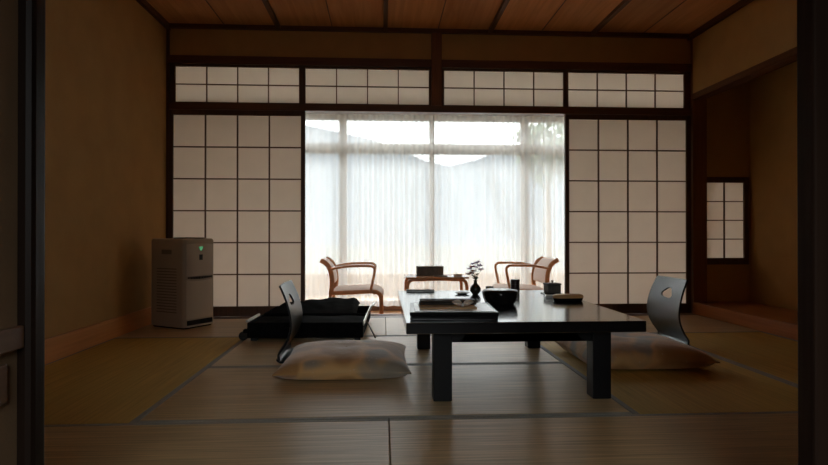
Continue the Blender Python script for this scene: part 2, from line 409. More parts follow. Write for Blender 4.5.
r = thing('window_5', 'small shoji window with dark frame low in the alcove', 'window', (0, 0, 0)); r['kind'] = 'structure'
lattice_screen(r, 2.934, 3.303, .503, 1.19, YB - .02, 2, 4, .045, .052, .06, bar=.009, edge=(.0, .045))
struct('wall_alcove_near', boxm(XR, XA + .1, 2.12, 2.2, 0, 2.54), M['plaster'], 'near end wall of the alcove', 'wall')
struct('wall_right_near', boxm(XR, XR + .08, YF, 2.2, 0, 1.935), M['plaster'], 'tan plaster wall between alcove and partition', 'wall')
struct('ceiling_alcove', boxm(XR + .08, XA + .1, 2.12, YB + .09, 2.54, 2.6), M['ceiling'], 'dark ceiling inside the alcove', 'ceiling')
struct('floor_alcove', boxm(XR + .05, XA, 2.2, YB, 0, .098), M['alcove_y'], 'raised wooden alcove floor', 'alcove floor')
n += 1; struct('trim_%d' % n, boxm(XR - .01, XR + .05, 2.2, YB - .04, 0, .102), M['alcove_y'], 'orange brown front sill of the raised alcove floor', 'alcove sill', bevel=.004)

NW0, NW1 = -.45, .75  # span of the added fill window behind the camera
# partition towards the near room, posts of the opening
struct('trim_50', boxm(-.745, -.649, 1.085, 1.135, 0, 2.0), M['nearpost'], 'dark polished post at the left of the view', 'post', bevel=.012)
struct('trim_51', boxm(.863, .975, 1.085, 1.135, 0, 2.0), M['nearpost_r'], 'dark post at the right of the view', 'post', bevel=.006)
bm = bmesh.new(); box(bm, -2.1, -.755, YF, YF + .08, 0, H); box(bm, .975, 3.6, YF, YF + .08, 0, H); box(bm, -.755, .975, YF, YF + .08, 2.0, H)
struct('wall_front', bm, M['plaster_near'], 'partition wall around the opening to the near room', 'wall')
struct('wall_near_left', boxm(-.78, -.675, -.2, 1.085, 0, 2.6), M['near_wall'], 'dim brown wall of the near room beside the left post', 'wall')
struct('trim_52', boxm(-.675, -.660, -.2, 1.083, .505, .547), M['rail'], 'brown wooden wall rail beside the left post', 'rail', bevel=.003)
struct('trim_53', boxm(-.675, -.665, -.2, 1.045, .415, .485), M['rail'], 'lower brown board on the wall beside the left post', 'board', bevel=.003)
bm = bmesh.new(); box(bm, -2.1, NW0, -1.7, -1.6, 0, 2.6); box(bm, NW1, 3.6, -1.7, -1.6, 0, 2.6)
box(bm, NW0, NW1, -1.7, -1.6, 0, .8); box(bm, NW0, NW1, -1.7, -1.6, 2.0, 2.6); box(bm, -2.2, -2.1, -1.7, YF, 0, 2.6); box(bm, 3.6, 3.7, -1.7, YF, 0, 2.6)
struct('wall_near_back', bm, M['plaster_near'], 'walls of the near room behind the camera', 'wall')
r = thing('window_7', 'daylit window in the back wall of the near room', 'window', (0, 0, 0)); r['kind'] = 'structure'  # added out of view, lets in fill daylight from the camera side
bm = bmesh.new()
for x in (NW0 + .02, (NW0 + NW1) / 2, NW1 - .02): box(bm, x - .02, x + .02, -1.68, -1.62, .84, 1.96)
box(bm, NW0, NW1, -1.68, -1.62, .80, .84); box(bm, NW0, NW1, -1.68, -1.62, 1.96, 2.0)
obj('window_frame', bm, M['frame'], r)
obj('glass_pane', boxm(NW0 + .04, NW1 - .04, -1.652, -1.648, .84, 1.96), M['glass'], r)
struct('ceiling_near', boxm(-2.2, 3.7, -1.7, YF + .02, 2.6, 2.66), M['ceiling'], 'boarded ceiling of the near room', 'ceiling')

# veranda shell
struct('wall_veranda_left', boxm(VX0 - .1, VX0, 5.09, 7.05, ZV, 2.5), M['beige'], 'end wall of the veranda on the left', 'wall')
struct('wall_veranda_right', boxm(VX1, VX1 + .1, 5.09, 7.05, ZV, 2.5), M['beige'], 'end wall of the veranda on the right', 'wall')
struct('ceiling_veranda', boxm(VX0 - .1, VX1 + .1, 5.09, 7.05, 2.46, 2.52), M['vceil'], 'boarded ceiling of the veranda', 'ceiling')
bm = bmesh.new(); box(bm, VX0, VX1, YW - .02, YW + .13, ZV, -.125); box(bm, VX0, VX1, YW - .02, YW + .13, 2.15, 2.46)
struct('wall_window', bm, M['beige'], 'beige wall under and over the wide veranda window', 'wall')
bm = bmesh.new(); box(bm, VX0, VX1, YW - .035, YW - .02, ZV, ZV + .075)
struct('baseboard_window', bm, M['lintel'], 'dark red brown baseboard under the veranda window', 'baseboard')
win = thing('window_6', 'wide veranda window with grey frame behind the sheer curtains', 'window', (0, 0, 0)); win['kind'] = 'structure'
bm = bmesh.new()
box(bm, VX0, VX1, YW - .03, YW + .1, -.125, -.08); box(bm, VX0, VX1, YW - .03, YW + .1, 2.11, 2.16)
box(bm, VX0, VX1, YW - .03, YW + .08, 1.70, 1.815)
MU = [-1.60, -.478, .60, 1.746, 2.86]
for x in MU:
    w = .03 if x in (-1.6, .6, 2.86) else .045
    box(bm, x - w, x + w, YW, YW + .07, -.08, 1.70); box(bm, x - w, x + w, YW, YW + .07, 1.815, 2.11)
obj('window_frame', bm, M['alu'], win)
ed = [VX0] + MU + [VX1]
for a, b in zip(ed, ed[1:]):
    obj('glass_pane', boxm(a, b, YW + .03, YW + .035, -.08, 1.70), M['glass'], win)
    obj('glass_pane', boxm(a, b, YW + .03, YW + .035, 1.815, 2.11), M['glass'], win)
# joists of the wall over the shoji wall on the veranda side
struct('wall_veranda_inner', boxm(VX0, XL, YB, YB + .09, -.05, 2.46), M['plaster'], 'plaster wall end beside the shoji wall', 'wall')
struct('wall_veranda_inner_right', boxm(XA + .1, VX1, YB, YB + .09, -.05, 2.46), M['plaster'], 'plaster wall end beside the alcove', 'wall')

# ------------------------------------------------------------------ tatami mats
def mat_thing(x0, x1, y0, y1, axis, label):
    w, d = x1 - x0, y1 - y0
    r = thing('tatami_mat', label, 'tatami mat', ((x0 + x1) / 2, (y0 + y1) / 2, -.055), 0, 'tatami mats')
    g = .0015; hb = .027
    if axis == 'x':
        obj('rush_cover', boxm(-w / 2 + g, w / 2 - g, -d / 2 + hb, d / 2 - hb, 0, .055), M['tat_x'], r, bevel=.003)
        for s in (-1, 1):
            a, b = sorted((s * (d / 2 - g), s * (d / 2 - hb)))
            obj('border', boxm(-w / 2 + g, w / 2 - g, a, b, 0, .0552), M['heri'], r, bevel=.003)
    else:
        obj('rush_cover', boxm(-w / 2 + hb, w / 2 - hb, -d / 2 + g, d / 2 - g, 0, .055), M['tat_y'], r, bevel=.003)
        for s in (-1, 1):
            a, b = sorted((s * (w / 2 - g), s * (w / 2 - hb)))
            obj('border', boxm(a, b, -d / 2 + g, d / 2 - g, 0, .0552), M['heri'], r, bevel=.003)
    return r
X1, X2, X3 = -.936, 1.000, 1.96
Y1, Y2, Y3, Y4 = 2.205, 3.11, 4.005, 4.91
mat_thing(XL, XC, YF + .08, Y1, 'x', 'front tatami mat running sideways, on the purifier side of the seam')
mat_thing(XC, X3, YF + .08, Y1, 'x', 'front tatami mat running sideways, on the alcove side of the seam')
mat_thing(X3, XR - .01, YF + .08, Y1, 'x', 'front tatami mat cut short beside the right post')
mat_thing(XL, X1, Y1, Y3, 'y', 'olive tatami mat running along the left plaster wall')
mat_thing(X1, X2, Y1, Y2, 'x', 'tatami mat under the front legs of the low table')
mat_thing(X1, X2, Y2, Y3, 'x', 'tatami mat under the back legs of the low table')
mat_thing(X2, X3, Y1, Y3, 'y', 'olive tatami mat under the cushion right of the table')
mat_thing(X3, XR - .01, Y1, Y3, 'y', 'olive tatami mat along the raised alcove sill')
mat_thing(XL, XC, Y3, Y4, 'x', 'rear tatami mat under the air purifier by the shoji door')
mat_thing(XC, X3, Y3, Y4, 'x', 'rear tatami mat behind the low table by the veranda sill')
mat_thing(X3, XR - .01, Y3, Y4, 'x', 'rear tatami mat in the corner beside the alcove post')

# ------------------------------------------------------------------ sheer curtains
def curtain(x0, x1, label, ph):
    bm = bmesh.new(); nx = int((x1 - x0) * 130); zs = [-.125, .0, .4, .9, 1.4, 1.8, 2.1, 2.25]
    rows = []
    for z in zs:
        row = []
        for i in range(nx + 1):
            x = x0 + (x1 - x0) * i / nx
            u = (x - x0)
            a = .026 + .006 * (1 - (z + .12) / 2.4)
            q = u * 2 * PI / .122 + ph + .8 * math.sin(u * 2.3 + ph) + .35 * math.sin(u * 7.1)
            w = math.sin(q) + .12 * math.sin(2 * q + 1 + z * .3) * math.sin(u * 4.7 + ph)
            w *= .75 + .25 * math.sin(u * 3.3 + 2 * ph)
            row.append(bm.verts.new((x - (x0 + x1) / 2, a * w, z)))
        rows.append(row)
    for a, b in zip(rows, rows[1:]):
        for i in range(nx): bm.faces.new((a[i], a[i + 1], b[i + 1], b[i]))
    t = thing('sheer_curtain', label, 'curtain', ((x0 + x1) / 2, 6.66, 0), 0, 'sheer curtains')
    obj('cloth', bm, M['sheer'], t, smooth=True)
    w = (x1 - x0) / 2
    obj('heading_tape', boxm(-w, w, -.03, .03, 2.25, 2.284), M['sheer'], t)
curtain(-1.98, .60, 'white sheer curtain behind the left veranda chair', .3)
curtain(.605, 3.45, 'white sheer curtain behind the right veranda chair', 1.7)
bm = bmesh.new(); tube(bm, [(VX0, 6.66, 2.30), (VX1, 6.66, 2.30)], .012)
tag(obj('curtain_rail', bm, M['alu']), 'curtain rail above the sheer curtains', 'curtain rail')

# ------------------------------------------------------------------ low table
tb = thing('low_table', 'low black lacquered dining table on square legs between the floor cushions', 'table', (.605, 3.0, .0008))
hx, hy = .508, .672
obj('tabletop', boxm(-hx, hx, -hy, hy, .302, .350), M['lacquer_top'], tb, bevel=.004)
bm = bmesh.new()
def apron(bm, p0, p1, thick, z0=.272):
    """a rail from p0 to p1 with small curved brackets at both ends"""
    p0, p1 = Vector(p0), Vector(p1); d = (p1 - p0); Ln = d.length; d.normalize(); nrm = Vector((-d.y, d.x, 0)) * thick / 2
    prof = [(0, .302), (0, .248)] + [(.06 * math.sin(a), .248 + (z0 + .012 - .248) * (1 - math.cos(a))) for a in [PI / 2 * i / 5 for i in range(1, 6)]]
    prof2 = [(Ln - s, z) for s, z in prof[::-1]]
    pl = prof + prof2
    for s in (-1, 1): pass
    f = [bm.verts.new(p0 + d * s + nrm + Vector((0, 0, z))) for s, z in pl]
    b = [bm.verts.new(p0 + d * s - nrm + Vector((0, 0, z))) for s, z in pl]
    N_ = len(pl); h = N_ // 2
    for i in range(N_): j = (i + 1) % N_; bm.faces.new((f[i], f[j], b[j], b[i]))
    for i in range(h - 1):
        bm.faces.new((f[i], f[i + 1], f[N_ - 2 - i], f[N_ - 1 - i])); bm.faces.new((b[i + 1], b[i], b[N_ - 1 - i], b[N_ - 2 - i]))
lx, ly, lw = .348, .552, .0405
for s in (-1, 1):
    apron(bm, (-lx + lw, s * ly, 0), (lx - lw, s * ly, 0), .03)
    apron(bm, (s * lx, -ly + lw, 0), (s * lx, ly - lw, 0), .03)
obj('apron', bm, M['lacquer'], tb)
for sx in (-1, 1):
    for sy in (-1, 1):
        obj('leg', boxm(sx * lx - lw, sx * lx + lw, sy * ly - lw, sy * ly + lw, 0, .302), M['lacquer'], tb, bevel=.004)
ZT = .3512

# ------------------------------------------------------------------ legless chairs
def arc_profile():
    # side profile (u towards the sitter, z): floor heel -> lumbar -> top, sitter on +u side
    return smooth_path([(0.36, 0, .006), (.07, 0, .006), (.016, 0, .012), (.002, 0, .044), (.044, 0, .11), (.070, 0, .18), (.070, 0, .25), (.050, 0, .335), (.020, 0, .41), (.010, 0, .43)], 5)
def legless_chair(label, loc, rz):
    t = thing('legless_chair', label, 'floor chair', loc, rz, 'legless floor chairs')
    prof = arc_profile()
    # backrest only (everything from the heel upward), cut as grid with a cloud shaped hand hole
    hw = .20
    i0 = next(i for i, p in enumerate(prof) if p.z > .02)
    bp = prof[i0 - 1:]
    # arc-length samples
    L_ = [0]
    for a, b in zip(bp, bp[1:]): L_.append(L_[-1] + (b - a).length)
    tot = L_[-1]
    def at(s):
        s = min(max(s, 0), tot)
        for i in range(len(bp) - 1):
            if s <= L_[i + 1]:
                k = (s - L_[i]) / max(L_[i + 1] - L_[i], 1e-9); return bp[i].lerp(bp[i + 1], k)
        return bp[-1].copy()
    def width(s):
        k = s / tot
        w = hw * (0.95 + .10 * math.sin(PI * min(1, k * 1.0)))
        return w
    # outline polygon in (v, s) and hole polygon, bridged ring by ring
    hc = tot * .76
    NA = 64
    hole, outer = [], []
    for i in range(NA):
        a = 2 * PI * i / NA
        # hand hole: wide soft cloud with lobes
        lob = 1 + .13 * math.cos(3 * (a - PI / 2) + .5)
        hv, hs = .064 * lob * math.cos(a), .034 * lob * math.sin(a)
        hole.append((hv, hc + hs))
        c, s_ = math.cos(a), math.sin(a)
        up, dn = tot - hc, hc
        m_ = 1e9
        if abs(c) > 1e-6: m_ = min(m_, hw / abs(c))
        if s_ > 1e-6: m_ = min(m_, up / s_)
        if s_ < -1e-6: m_ = min(m_, dn / -s_)
        v, s2 = m_ * c, hc + m_ * s_
        outer.append([v, s2])
    # snap four outline corners
    for cx, cs in ((hw, tot), (-hw, tot), (hw, 0), (-hw, 0)):
        j = min(range(NA), key=lambda q: (outer[q][0] - cx) ** 2 + (outer[q][1] - cs) ** 2); outer[j] = [cx, cs]
    th = .0055
    RN = 14
    bm = bmesh.new(); lay = []
    for side in (1, -1):
        rings = []
        for q in range(RN + 1):
            f = q / RN; ring = []
            for (a0, b0), (a1, b1) in zip(hole, outer):
                v, s = a0 + (a1 - a0) * f, b0 + (b1 - b0) * f
                p = at(s); pa, pb = at(s - .004), at(s + .004); tg = (pb - pa).normalized()
                nr = Vector((tg.z, 0, -tg.x))
                vv = v * width(s) / hw
                # rounded top corners
                if s > tot - .05 and abs(v) > hw - .05:
                    pass
                cup = .35 * vv * vv          # plate hollowed slightly around the sitter
                ring.append(bm.verts.new((p.x + cup + nr.x * th * side, vv, p.z + nr.z * th * side)))
            rings.append(ring)
        for q in range(RN):
            for i in range(NA):
                j = (i + 1) % NA; bm.faces.new((rings[q][i], rings[q][j], rings[q + 1][j], rings[q + 1][i]))
        lay.append(rings)
    for e in (0, RN):
        for i in range(NA):
            j = (i + 1) % NA; bm.faces.new((lay[0][e][i], lay[0][e][j], lay[1][e][j], lay[1][e][i]))
    obj('backrest', bm, M['lacquer_b'], t, smooth=True)
    # seat plate under the cushion
    bm = bmesh.new(); sp = prof[:i0 + 1]
    up = [[bm.verts.new((p.x, s * hw * .93, p.z + .0055)) for p in sp] for s in (-1, 1)]
    dn = [[bm.verts.new((p.x, s * hw * .93, max(0.0004, p.z - .0055))) for p in sp] for s in (-1, 1)]
    K = len(sp)
    for i in range(K - 1):
        bm.faces.new((up[0][i], up[0][i + 1], up[1][i + 1], up[1][i])); bm.faces.new((dn[0][i], dn[0][i + 1], dn[1][i + 1], dn[1][i]))
        for s in (0, 1): bm.faces.new((up[s][i], up[s][i + 1], dn[s][i + 1], dn[s][i]))
    for i in (0, K - 1): bm.faces.new((up[0][i], up[1][i], dn[1][i], dn[0][i]))
    obj('seat', bm, M['lacquer_b'], t, smooth=True)
    return t
legless_chair('black lacquered legless floor chair in front of the open suitcase', (-.592, 3.355, 0), 0)
legless_chair('black lacquered legless floor chair on the alcove side of the table', (1.925, 3.62, 0), PI)

def cushion(label, loc, rz, w, d, h, m, z0=.0):
    t = thing('floor_cushion', label, 'cushion', loc, rz, 'floor cushions')
    bm = bmesh.new(); n_ = 26
    top, bot = [], []
    rnd = random.Random(hash(label) % 1000 if False else len(label))
    for j in range(n_ + 1):
        rt, rb = [], []
        for i in range(n_ + 1):
            u, v = -1 + 2 * i / n_, -1 + 2 * j / n_
            # edges pulled in between the pointed corners
            pu = 1 - .055 * (1 - v * v); pv = 1 - .055 * (1 - u * u)
            f = max(0, (1 - abs(u) ** 3.2)) ** .5 * max(0, (1 - abs(v) ** 3.2)) ** .5
            tuft = -.10 * math.exp(-(u * u + v * v) / .03)
            wr = .018 * math.sin(5 * u + 2 * v + 1) * f
            x, y = u * pu * w / 2, v * pv * d / 2
            zmid = h * .37 * (1 - .10 * (abs(u) * abs(v)) ** 2.5)
            e = .004
            rt.append(bm.verts.new((x, y, zmid + e + (h - zmid) * max(0, f * (1 + tuft) + wr))))
            rb.append(bm.verts.new((x, y, max(0, zmid - e - (zmid) * min(1, 1.9 * f)))))
        top.append(rt); bot.append(rb)
    for j in range(n_):
        for i in range(n_):
            bm.faces.new((top[j][i], top[j][i + 1], top[j + 1][i + 1], top[j + 1][i]))
            bm.faces.new((bot[j][i], bot[j + 1][i], bot[j + 1][i + 1], bot[j][i + 1]))
    rim = [(0, i) for i in range(n_)] + [(j, n_) for j in range(n_)] + [(n_, n_ - i) for i in range(n_)] + [(n_ - j, 0) for j in range(n_)]
    for (a, b), (c, e_) in zip(rim, rim[1:] + rim[:1]):
        bm.faces.new((top[a][b], top[c][e_], bot[c][e_], bot[a][b]))
    obj('cover', bm, m, t, smooth=True)
    bm = bmesh.new()
    lathe(bm, [(.012, -.002), (.012, .003), (.006, .006), (0, .007)], 12)
    for k in range(8):
        a = k * PI / 4; tube(bm, [(0, 0, .002), (.02 * math.cos(a), .02 * math.sin(a), .002)], .0015, n=5)
    o = obj('tuft', bm, m, t); o.location = (0, 0, h * .9 + .004)
    return t
cushion('plump brown patterned cushion left of the low table', (-.192, 3.04, .0125), 0, .66, .65, .106, cushion_cloth('cushion_brown', 1.3))
cushion('plump brown patterned cushion between low table and alcove', (1.405, 3.165, .0125), 0, .68, .66, .120, cushion_cloth('cushion_brown_two', 4.1))

# ------------------------------------------------------------------ things on the low table
def on(x, y): return (x, y, ZT)
# flat stationery box
t = thing('stationery_box', 'flat black lacquered stationery box at the front corner of the low table', 'box', on(.312, 2.545), math.radians(-3))
obj('body', boxm(-.185, .185, -.17, .17, 0, .020), M['lacquer_s'], t, bevel=.003)
bm = bmesh.new(); box(bm, -.189, .189, -.174, .174, .0205, .036)
obj('lid', bm, M['lacquer_s'], t, bevel=.004)
ZB = ZT + .036
tag(obj('paper_sheet', boxm(-.170, .170, -.150, .120, 0, .002), M['tagpaper'], loc=(.315, 2.545, ZB)), 'white paper sheets lying on the flat black box', 'paper').rotation_euler = (0, 0, math.radians(-2))  # paper, widened to stand in for the white reflection on the glossy lid
t = tag(obj('booklet', boxm(-.125, .125, -.085, .065, 0, .007), M['tan'], loc=(.290, 2.545, ZB + .002), bevel=.002), 'tan booklet under the dark folded case on the black box', 'booklet')
bm = bmesh.new(); box(bm, -.13, .13, -.045, .045, 0, .014); box(bm, -.128, .126, -.043, .045, .015, .030)
t = thing('folded_case', 'long dark brown folded case lying on the tan booklet', 'case', (.297, 2.585, ZB + .009), math.radians(-2))
obj('lower_flap', boxm(-.13, .13, -.042, .042, 0, .010), M['darkbrown'], t, bevel=.005, seg=3)
obj('upper_flap', boxm(-.127, .129, -.040, .042, .0105, .021), M['darkbrown'], t, bevel=.005, seg=3)
bm.free()
t = thing('paper_bow', 'white folded paper bow in front of the dark folded case', 'paper ornament', (.355, 2.492, ZB + .009), 0)
for s in (-1, 1):
    bm = bmesh.new(); n_ = 14; mid = []; rim1, rim2 = [], []
    for i in range(n_ + 1):
        a = i / n_; wv = .016 * (math.sin(PI * min(1, .04 + .96 * a ** .7))) ** .75
        x = s * (.003 + .046 * a); zc = .010 + .010 * a
        mid.append(bm.verts.new((x, -.010, zc))); rim1.append(bm.verts.new((x, .004, zc + wv))); rim2.append(bm.verts.new((x, -.002, max(.002, zc - wv * .6))))
    for i in range(n_):
        bm.faces.new((mid[i], mid[i + 1], rim1[i + 1], rim1[i])); bm.faces.new((rim2[i], rim2[i + 1], mid[i + 1], mid[i]))
    bmesh.ops.solidify(bm, geom=bm.faces[:], thickness=.002)
    obj('loop', bm, M['paper_thin'], t, smooth=True)
bm = bmesh.new(); lathe(bm, [(0, 0), (.007, .001), (.008, .008), (.005, .014), (0, .015)], 14)
obj('knot', bm, M['tagpaper'], t, smooth=True)

# notebook at the far edge
t = thing('notebook', 'thin dark notebook at the far edge of the low table', 'notebook', on(.24, 3.60))
obj('cover', boxm(-.088, .088, -.035, .035, 0, .003), M['darkbrown'], t)
obj('pages', boxm(-.085, .085, -.033, .033, .003, .009), M['tagpaper'], t)
obj('cover', boxm(-.088, .088, -.035, .035, .009, .012), M['darkbrown'], t)

# bowl
t = thing('lacquer_bowl', 'round black lacquered sweets bowl with lid in the middle of the low table', 'bowl', on(.618, 2.95))
bm = bmesh.new(); lathe(bm, [(0, 0), (.074, 0), (.076, .004), (.082, .012), (.091, .034), (.095, .056), (.095, .062), (.088, .062), (0, .060)], 12)
obj('body', bm, M['lacquer_s'], t, smooth=True, bevel=.0015)
bm = bmesh.new(); lathe(bm, [(0, .0625), (.095, .0625), (.0955, .066), (.090, .072), (.070, .076), (.03, .079), (0, .080)], 12)
obj('lid', bm, M['lacquer_s'], t, smooth=True)

# vase with flowers
t = thing('flower_vase', 'small dark bottle vase holding mauve flowers on the low table', 'vase', on(.565, 3.42))
bm = bmesh.new(); lathe(bm, [(0, 0), (.016, 0), (.022, .006), (.033, .022), (.033, .038), (.024, .054), (.012, .064), (.009, .076), (.013, .086), (.010, .085), (.006, .074), (0, .07)], 28)
obj('body', bm, M['vase'], t, smooth=True)
rf = random.Random(3)
tips = [(-.030, -.02, .128), (-.040, .01, .120), (-.018, -.022, .138), (-.035, .0, .150), (-.012, .01, .178), (.012, -.008, .190), (.028, .005, .172), (.004, .015, .160), (-.022, -.01, .165), (.034, -.01, .148)]
for i, (x, y, z) in enumerate(tips):
    bm = bmesh.new(); tube(bm, smooth_path([(0, 0, .075), (x * .3, y * .3, .11), (x, y, z)], 4), .0012, n=5)
    st = obj('flower_stem', bm, M['leaf'], t)
    bm = bmesh.new()
    for k in range(14):
        a = k * 2.4; d = .012 * (k / 14) ** .5
        c = Vector((x + d * math.cos(a), y + d * math.sin(a), z - .004 + .010 * rf.random()))
        ax = Vector((math.cos(a), math.sin(a), .7)).normalized(); sd = ax.cross(Vector((0, 0, 1))).normalized()
        q = [c, c + ax * .009 + sd * .006, c + ax * .018, c + ax * .009 - sd * .006]
        bm.faces.new([bm.verts.new(p) for p in q])
    obj('blossom', bm, M['petal2'] if i in (0, 1, 2, 8) else M['petal'], st)
bm = bmesh.new()
for k in range(16):
    a = rf.random() * 2 * PI; z = .085 + .05 * rf.random(); r0 = .006; r1 = .022 + .016 * rf.random()
    ax = Vector((math.cos(a), math.sin(a), .5)).normalized(); sd = ax.cross(Vector((0, 0, 1))).normalized(); c = Vector((r0 * math.cos(a), r0 * math.sin(a), z))
    bm.faces.new([bm.verts.new(p) for p in (c, c + ax * r1 * .5 + sd * .008, c + ax * r1, c + ax * r1 * .5 - sd * .008)])
obj('leaves', bm, M['leaf'], t)
t = tag(obj('tea_cup', (lambda b: (lathe(b, [(0, 0), (.014, 0), (.020, .008), (.025, .026), (.024, .048), (.021, .048), (.021, .03), (.012, .010), (0, .008)], 24), b)[1])(bmesh.new()), M['ceramic_dark'], smooth=True, loc=on(.652, 3.42)), 'small dark cup right beside the flower vase', 'cup')
t = tag(obj('small_dish', (lambda b: (lathe(b, [(0, 0), (.026, 0), (.040, .006), (.048, .010), (.046, .011), (.026, .004), (0, .004)], 24), b)[1])(bmesh.new()), M['ceramic_dark'], smooth=True, loc=on(.487, 3.44)), 'shallow dark dish beside the flower vase', 'dish')
# canister
t = thing('tea_canister', 'dark brown cylindrical tea canister behind the black bowl', 'canister', on(.826, 3.49))
bm = bmesh.new(); lathe(bm, [(0, 0), (.027, 0), (.028, .002), (.028, .054), (0, .054)], 24); obj('body', bm, M['canister'], t, smooth=True)
bm = bmesh.new(); lathe(bm, [(0, .0545), (.0285, .0545), (.0285, .082), (.026, .085), (0, .086)], 24); obj('lid', bm, M['canister'], t, smooth=True)
# lidded caddy on saucer
t = tag(obj('saucer_tray', boxm(-.062, .052, -.05, .05, 0, .006), M['lacquer_s'], loc=on(1.045, 3.43), bevel=.003), 'thin black tray under the square tea caddy', 'tray')
t = thing('tea_caddy', 'square dark tea caddy with knobbed lid near the far right corner of the table', 'caddy', (1.045, 3.435, ZT + .006), math.radians(8))
obj('body', boxm(-.043, .043, -.036, .036, 0, .046), M['boxgrey'], t, bevel=.005)
obj('lid', boxm(-.045, .045, -.038, .038, .0465, .060), M['boxgrey'], t, bevel=.004)
bm = bmesh.new(); lathe(bm, [(0, .060), (.006, .060), (.005, .066), (.009, .072), (.006, .077), (0, .078)], 16); obj('knob', bm, M['boxgrey'], t, smooth=True)
# folded towel & oblong case
t = thing('folded_napkin', 'small white folded napkin behind the oblong tan box', 'napkin', on(.975, 3.22), math.radians(-12))
obj('lower_fold', boxm(-.037, .037, -.03, .03, 0, .007), M['tagpaper'], t, bevel=.003)
obj('upper_fold', boxm(-.036, .034, -.029, .030, .0075, .014), M['tagpaper'], t, bevel=.003)
def superlathe(bm, prof, hx, hy, n=40, e=.45):
    rings = []
    for k_, z in prof:
        ring = []
        for i in range(n):
            a = 2 * PI * i / n; c, s = math.cos(a), math.sin(a)
            ring.append(bm.verts.new((math.copysign(abs(c) ** e, c) * (hx - (1 - k_) * hy), math.copysign(abs(s) ** e, s) * hy * k_, z)))
        rings.append(ring)
    for a, b in zip(rings, rings[1:]):
        for i in range(n): j = (i + 1) % n; bm.faces.new((a[i], a[j], b[j], b[i]))
    bm.faces.new(rings[0][::-1]); bm.faces.new(rings[-1])
t = thing('oblong_box', 'oblong box with tan rounded lid and dark base near the right table edge', 'box', on(1.015, 3.05), math.radians(4))
bm = bmesh.new(); superlathe(bm, [(.80, 0), (.9, .004), (.97, .014), (.98, .018)], .083, .042, e=.7); obj('base', bm, M['lacquer_s'], t, smooth=True)
bm = bmesh.new(); superlathe(bm, [(.98, .0185), (1, .021), (1, .027), (.93, .033), (.75, .037), (.4, .038)], .085, .043, e=.7); obj('lid', bm, M['tanwood'], t, smooth=True)

# ------------------------------------------------------------------ open suitcase on the tatami
sc_ = thing('suitcase', 'open black suitcase lying flat on the tatami behind the floor chair', 'suitcase', (-.515, 4.27, .0008), math.radians(-2))
def shell(bm, x0, x1, y0, y1, z0, z1, th=.012):
    box(bm, x0, x1, y0, y1, z0, z0 + th)
    box(bm, x0, x1, y0, y0 + th, z0 + th, z1); box(bm, x0, x1, y1 - th, y1, z0 + th, z1)
    box(bm, x0, x0 + th, y0 + th, y1 - th, z0 + th, z1); box(bm, x1 - th, x1, y0 + th, y1 - th, z0 + th, z1)
bm = bmesh.new(); shell(bm, -.375, .40, -.45, -.004, .022, .125); obj('front_shell', bm, M['case'], sc_, bevel=.006)
bm = bmesh.new(); shell(bm, -.375, .40, .004, .45, .022, .125); obj('rear_shell', bm, M['case'], sc_, bevel=.006)
def cover(bm, x0, x1, y0, y1, zf):
    n1, n2 = 28, 16; g1 = []
    for j in range(n2 + 1):
        g1.append([bm.verts.new((x0 + (x1 - x0) * i / n1, y0 + (y1 - y0) * j / n2, zf(i / n1, j / n2))) for i in range(n1 + 1)])
    for j in range(n2):
        for i in range(n1): bm.faces.new((g1[j][i], g1[j][i + 1], g1[j + 1][i + 1], g1[j + 1][i]))
    bmesh.ops.solidify(bm, geom=bm.faces[:], thickness=.004)
bm = bmesh.new(); cover(bm, -.362, .387, -.437, -.017, lambda u, v: .108 + .012 * math.sin(PI * u) ** .5 * math.sin(PI * v) ** .6 + .003 * math.sin(14 * u + 9 * v))
obj('packing_cover', bm, M['case_lining'], sc_, smooth=True)
bm = bmesh.new(); cover(bm, -.362, .315, .017, .437, lambda u, v: .108 + (.045 + .045 * min(1, u * 1.6)) * min(1, u * 9, (1 - u) * 14 + .25) ** .5 * min(1, v * 1.25) ** .8 * (1 - max(0, v - .93) * 6) + .005 * math.sin(30 * (u - .9) / (v + .5)))
obj('packing_cover', bm, M['case_lining'], sc_, smooth=True)
bm = bmesh.new()
box(bm, .400, .407, -.455, -.004, .105, .135); box(bm, .400, .407, .004, .455, .105, .135)
obj('metal_rim', bm, M['steel'], sc_, bevel=.002)
bm = bmesh.new(); box(bm, -.386, -.368, -.44, -.12, .1255, .142)
obj('handle', bm, M['satin'], sc_, bevel=.003)
bm = bmesh.new(); tube(bm, smooth_path([(.408, .02, .13), (.435, .06, .175), (.445, .22, .178), (.408, .26, .13)], 5), .007, n=8)
obj('handle', bm, M['steel'], sc_, smooth=True)
bm = bmesh.new(); tube(bm, [(.412, -.36, .118), (.425, -.36, .11), (.480, -.37, .006)], .005, n=8)
obj('prop_rod', bm, M['boxgrey'], sc_, smooth=True)
for y in (-.40, .40):
    bm = bmesh.new()
    bmesh.ops.create_cone(bm, cap_ends=True, segments=22, radius1=.03, radius2=.03, depth=.028)
    bmesh.ops.rotate(bm, verts=bm.verts[:], matrix=Matrix.Rotation(PI / 2, 3, 'X')); bmesh.ops.translate(bm, verts=bm.verts[:], vec=(-.411, y, .03))
    w_ = obj('wheel', bm, M['rubber'], sc_, bevel=.004, smooth=True)
    obj('wheel_bracket', boxm(-.409, -.375, y - .022, y + .022, .052, .075), M['case'], sc_, bevel=.003)
for x in (-.335, .36):
    for y in (-.41, .41): obj('foot', boxm(x - .02, x + .02, y - .02, y + .02, 0, .023), M['rubber'], sc_)

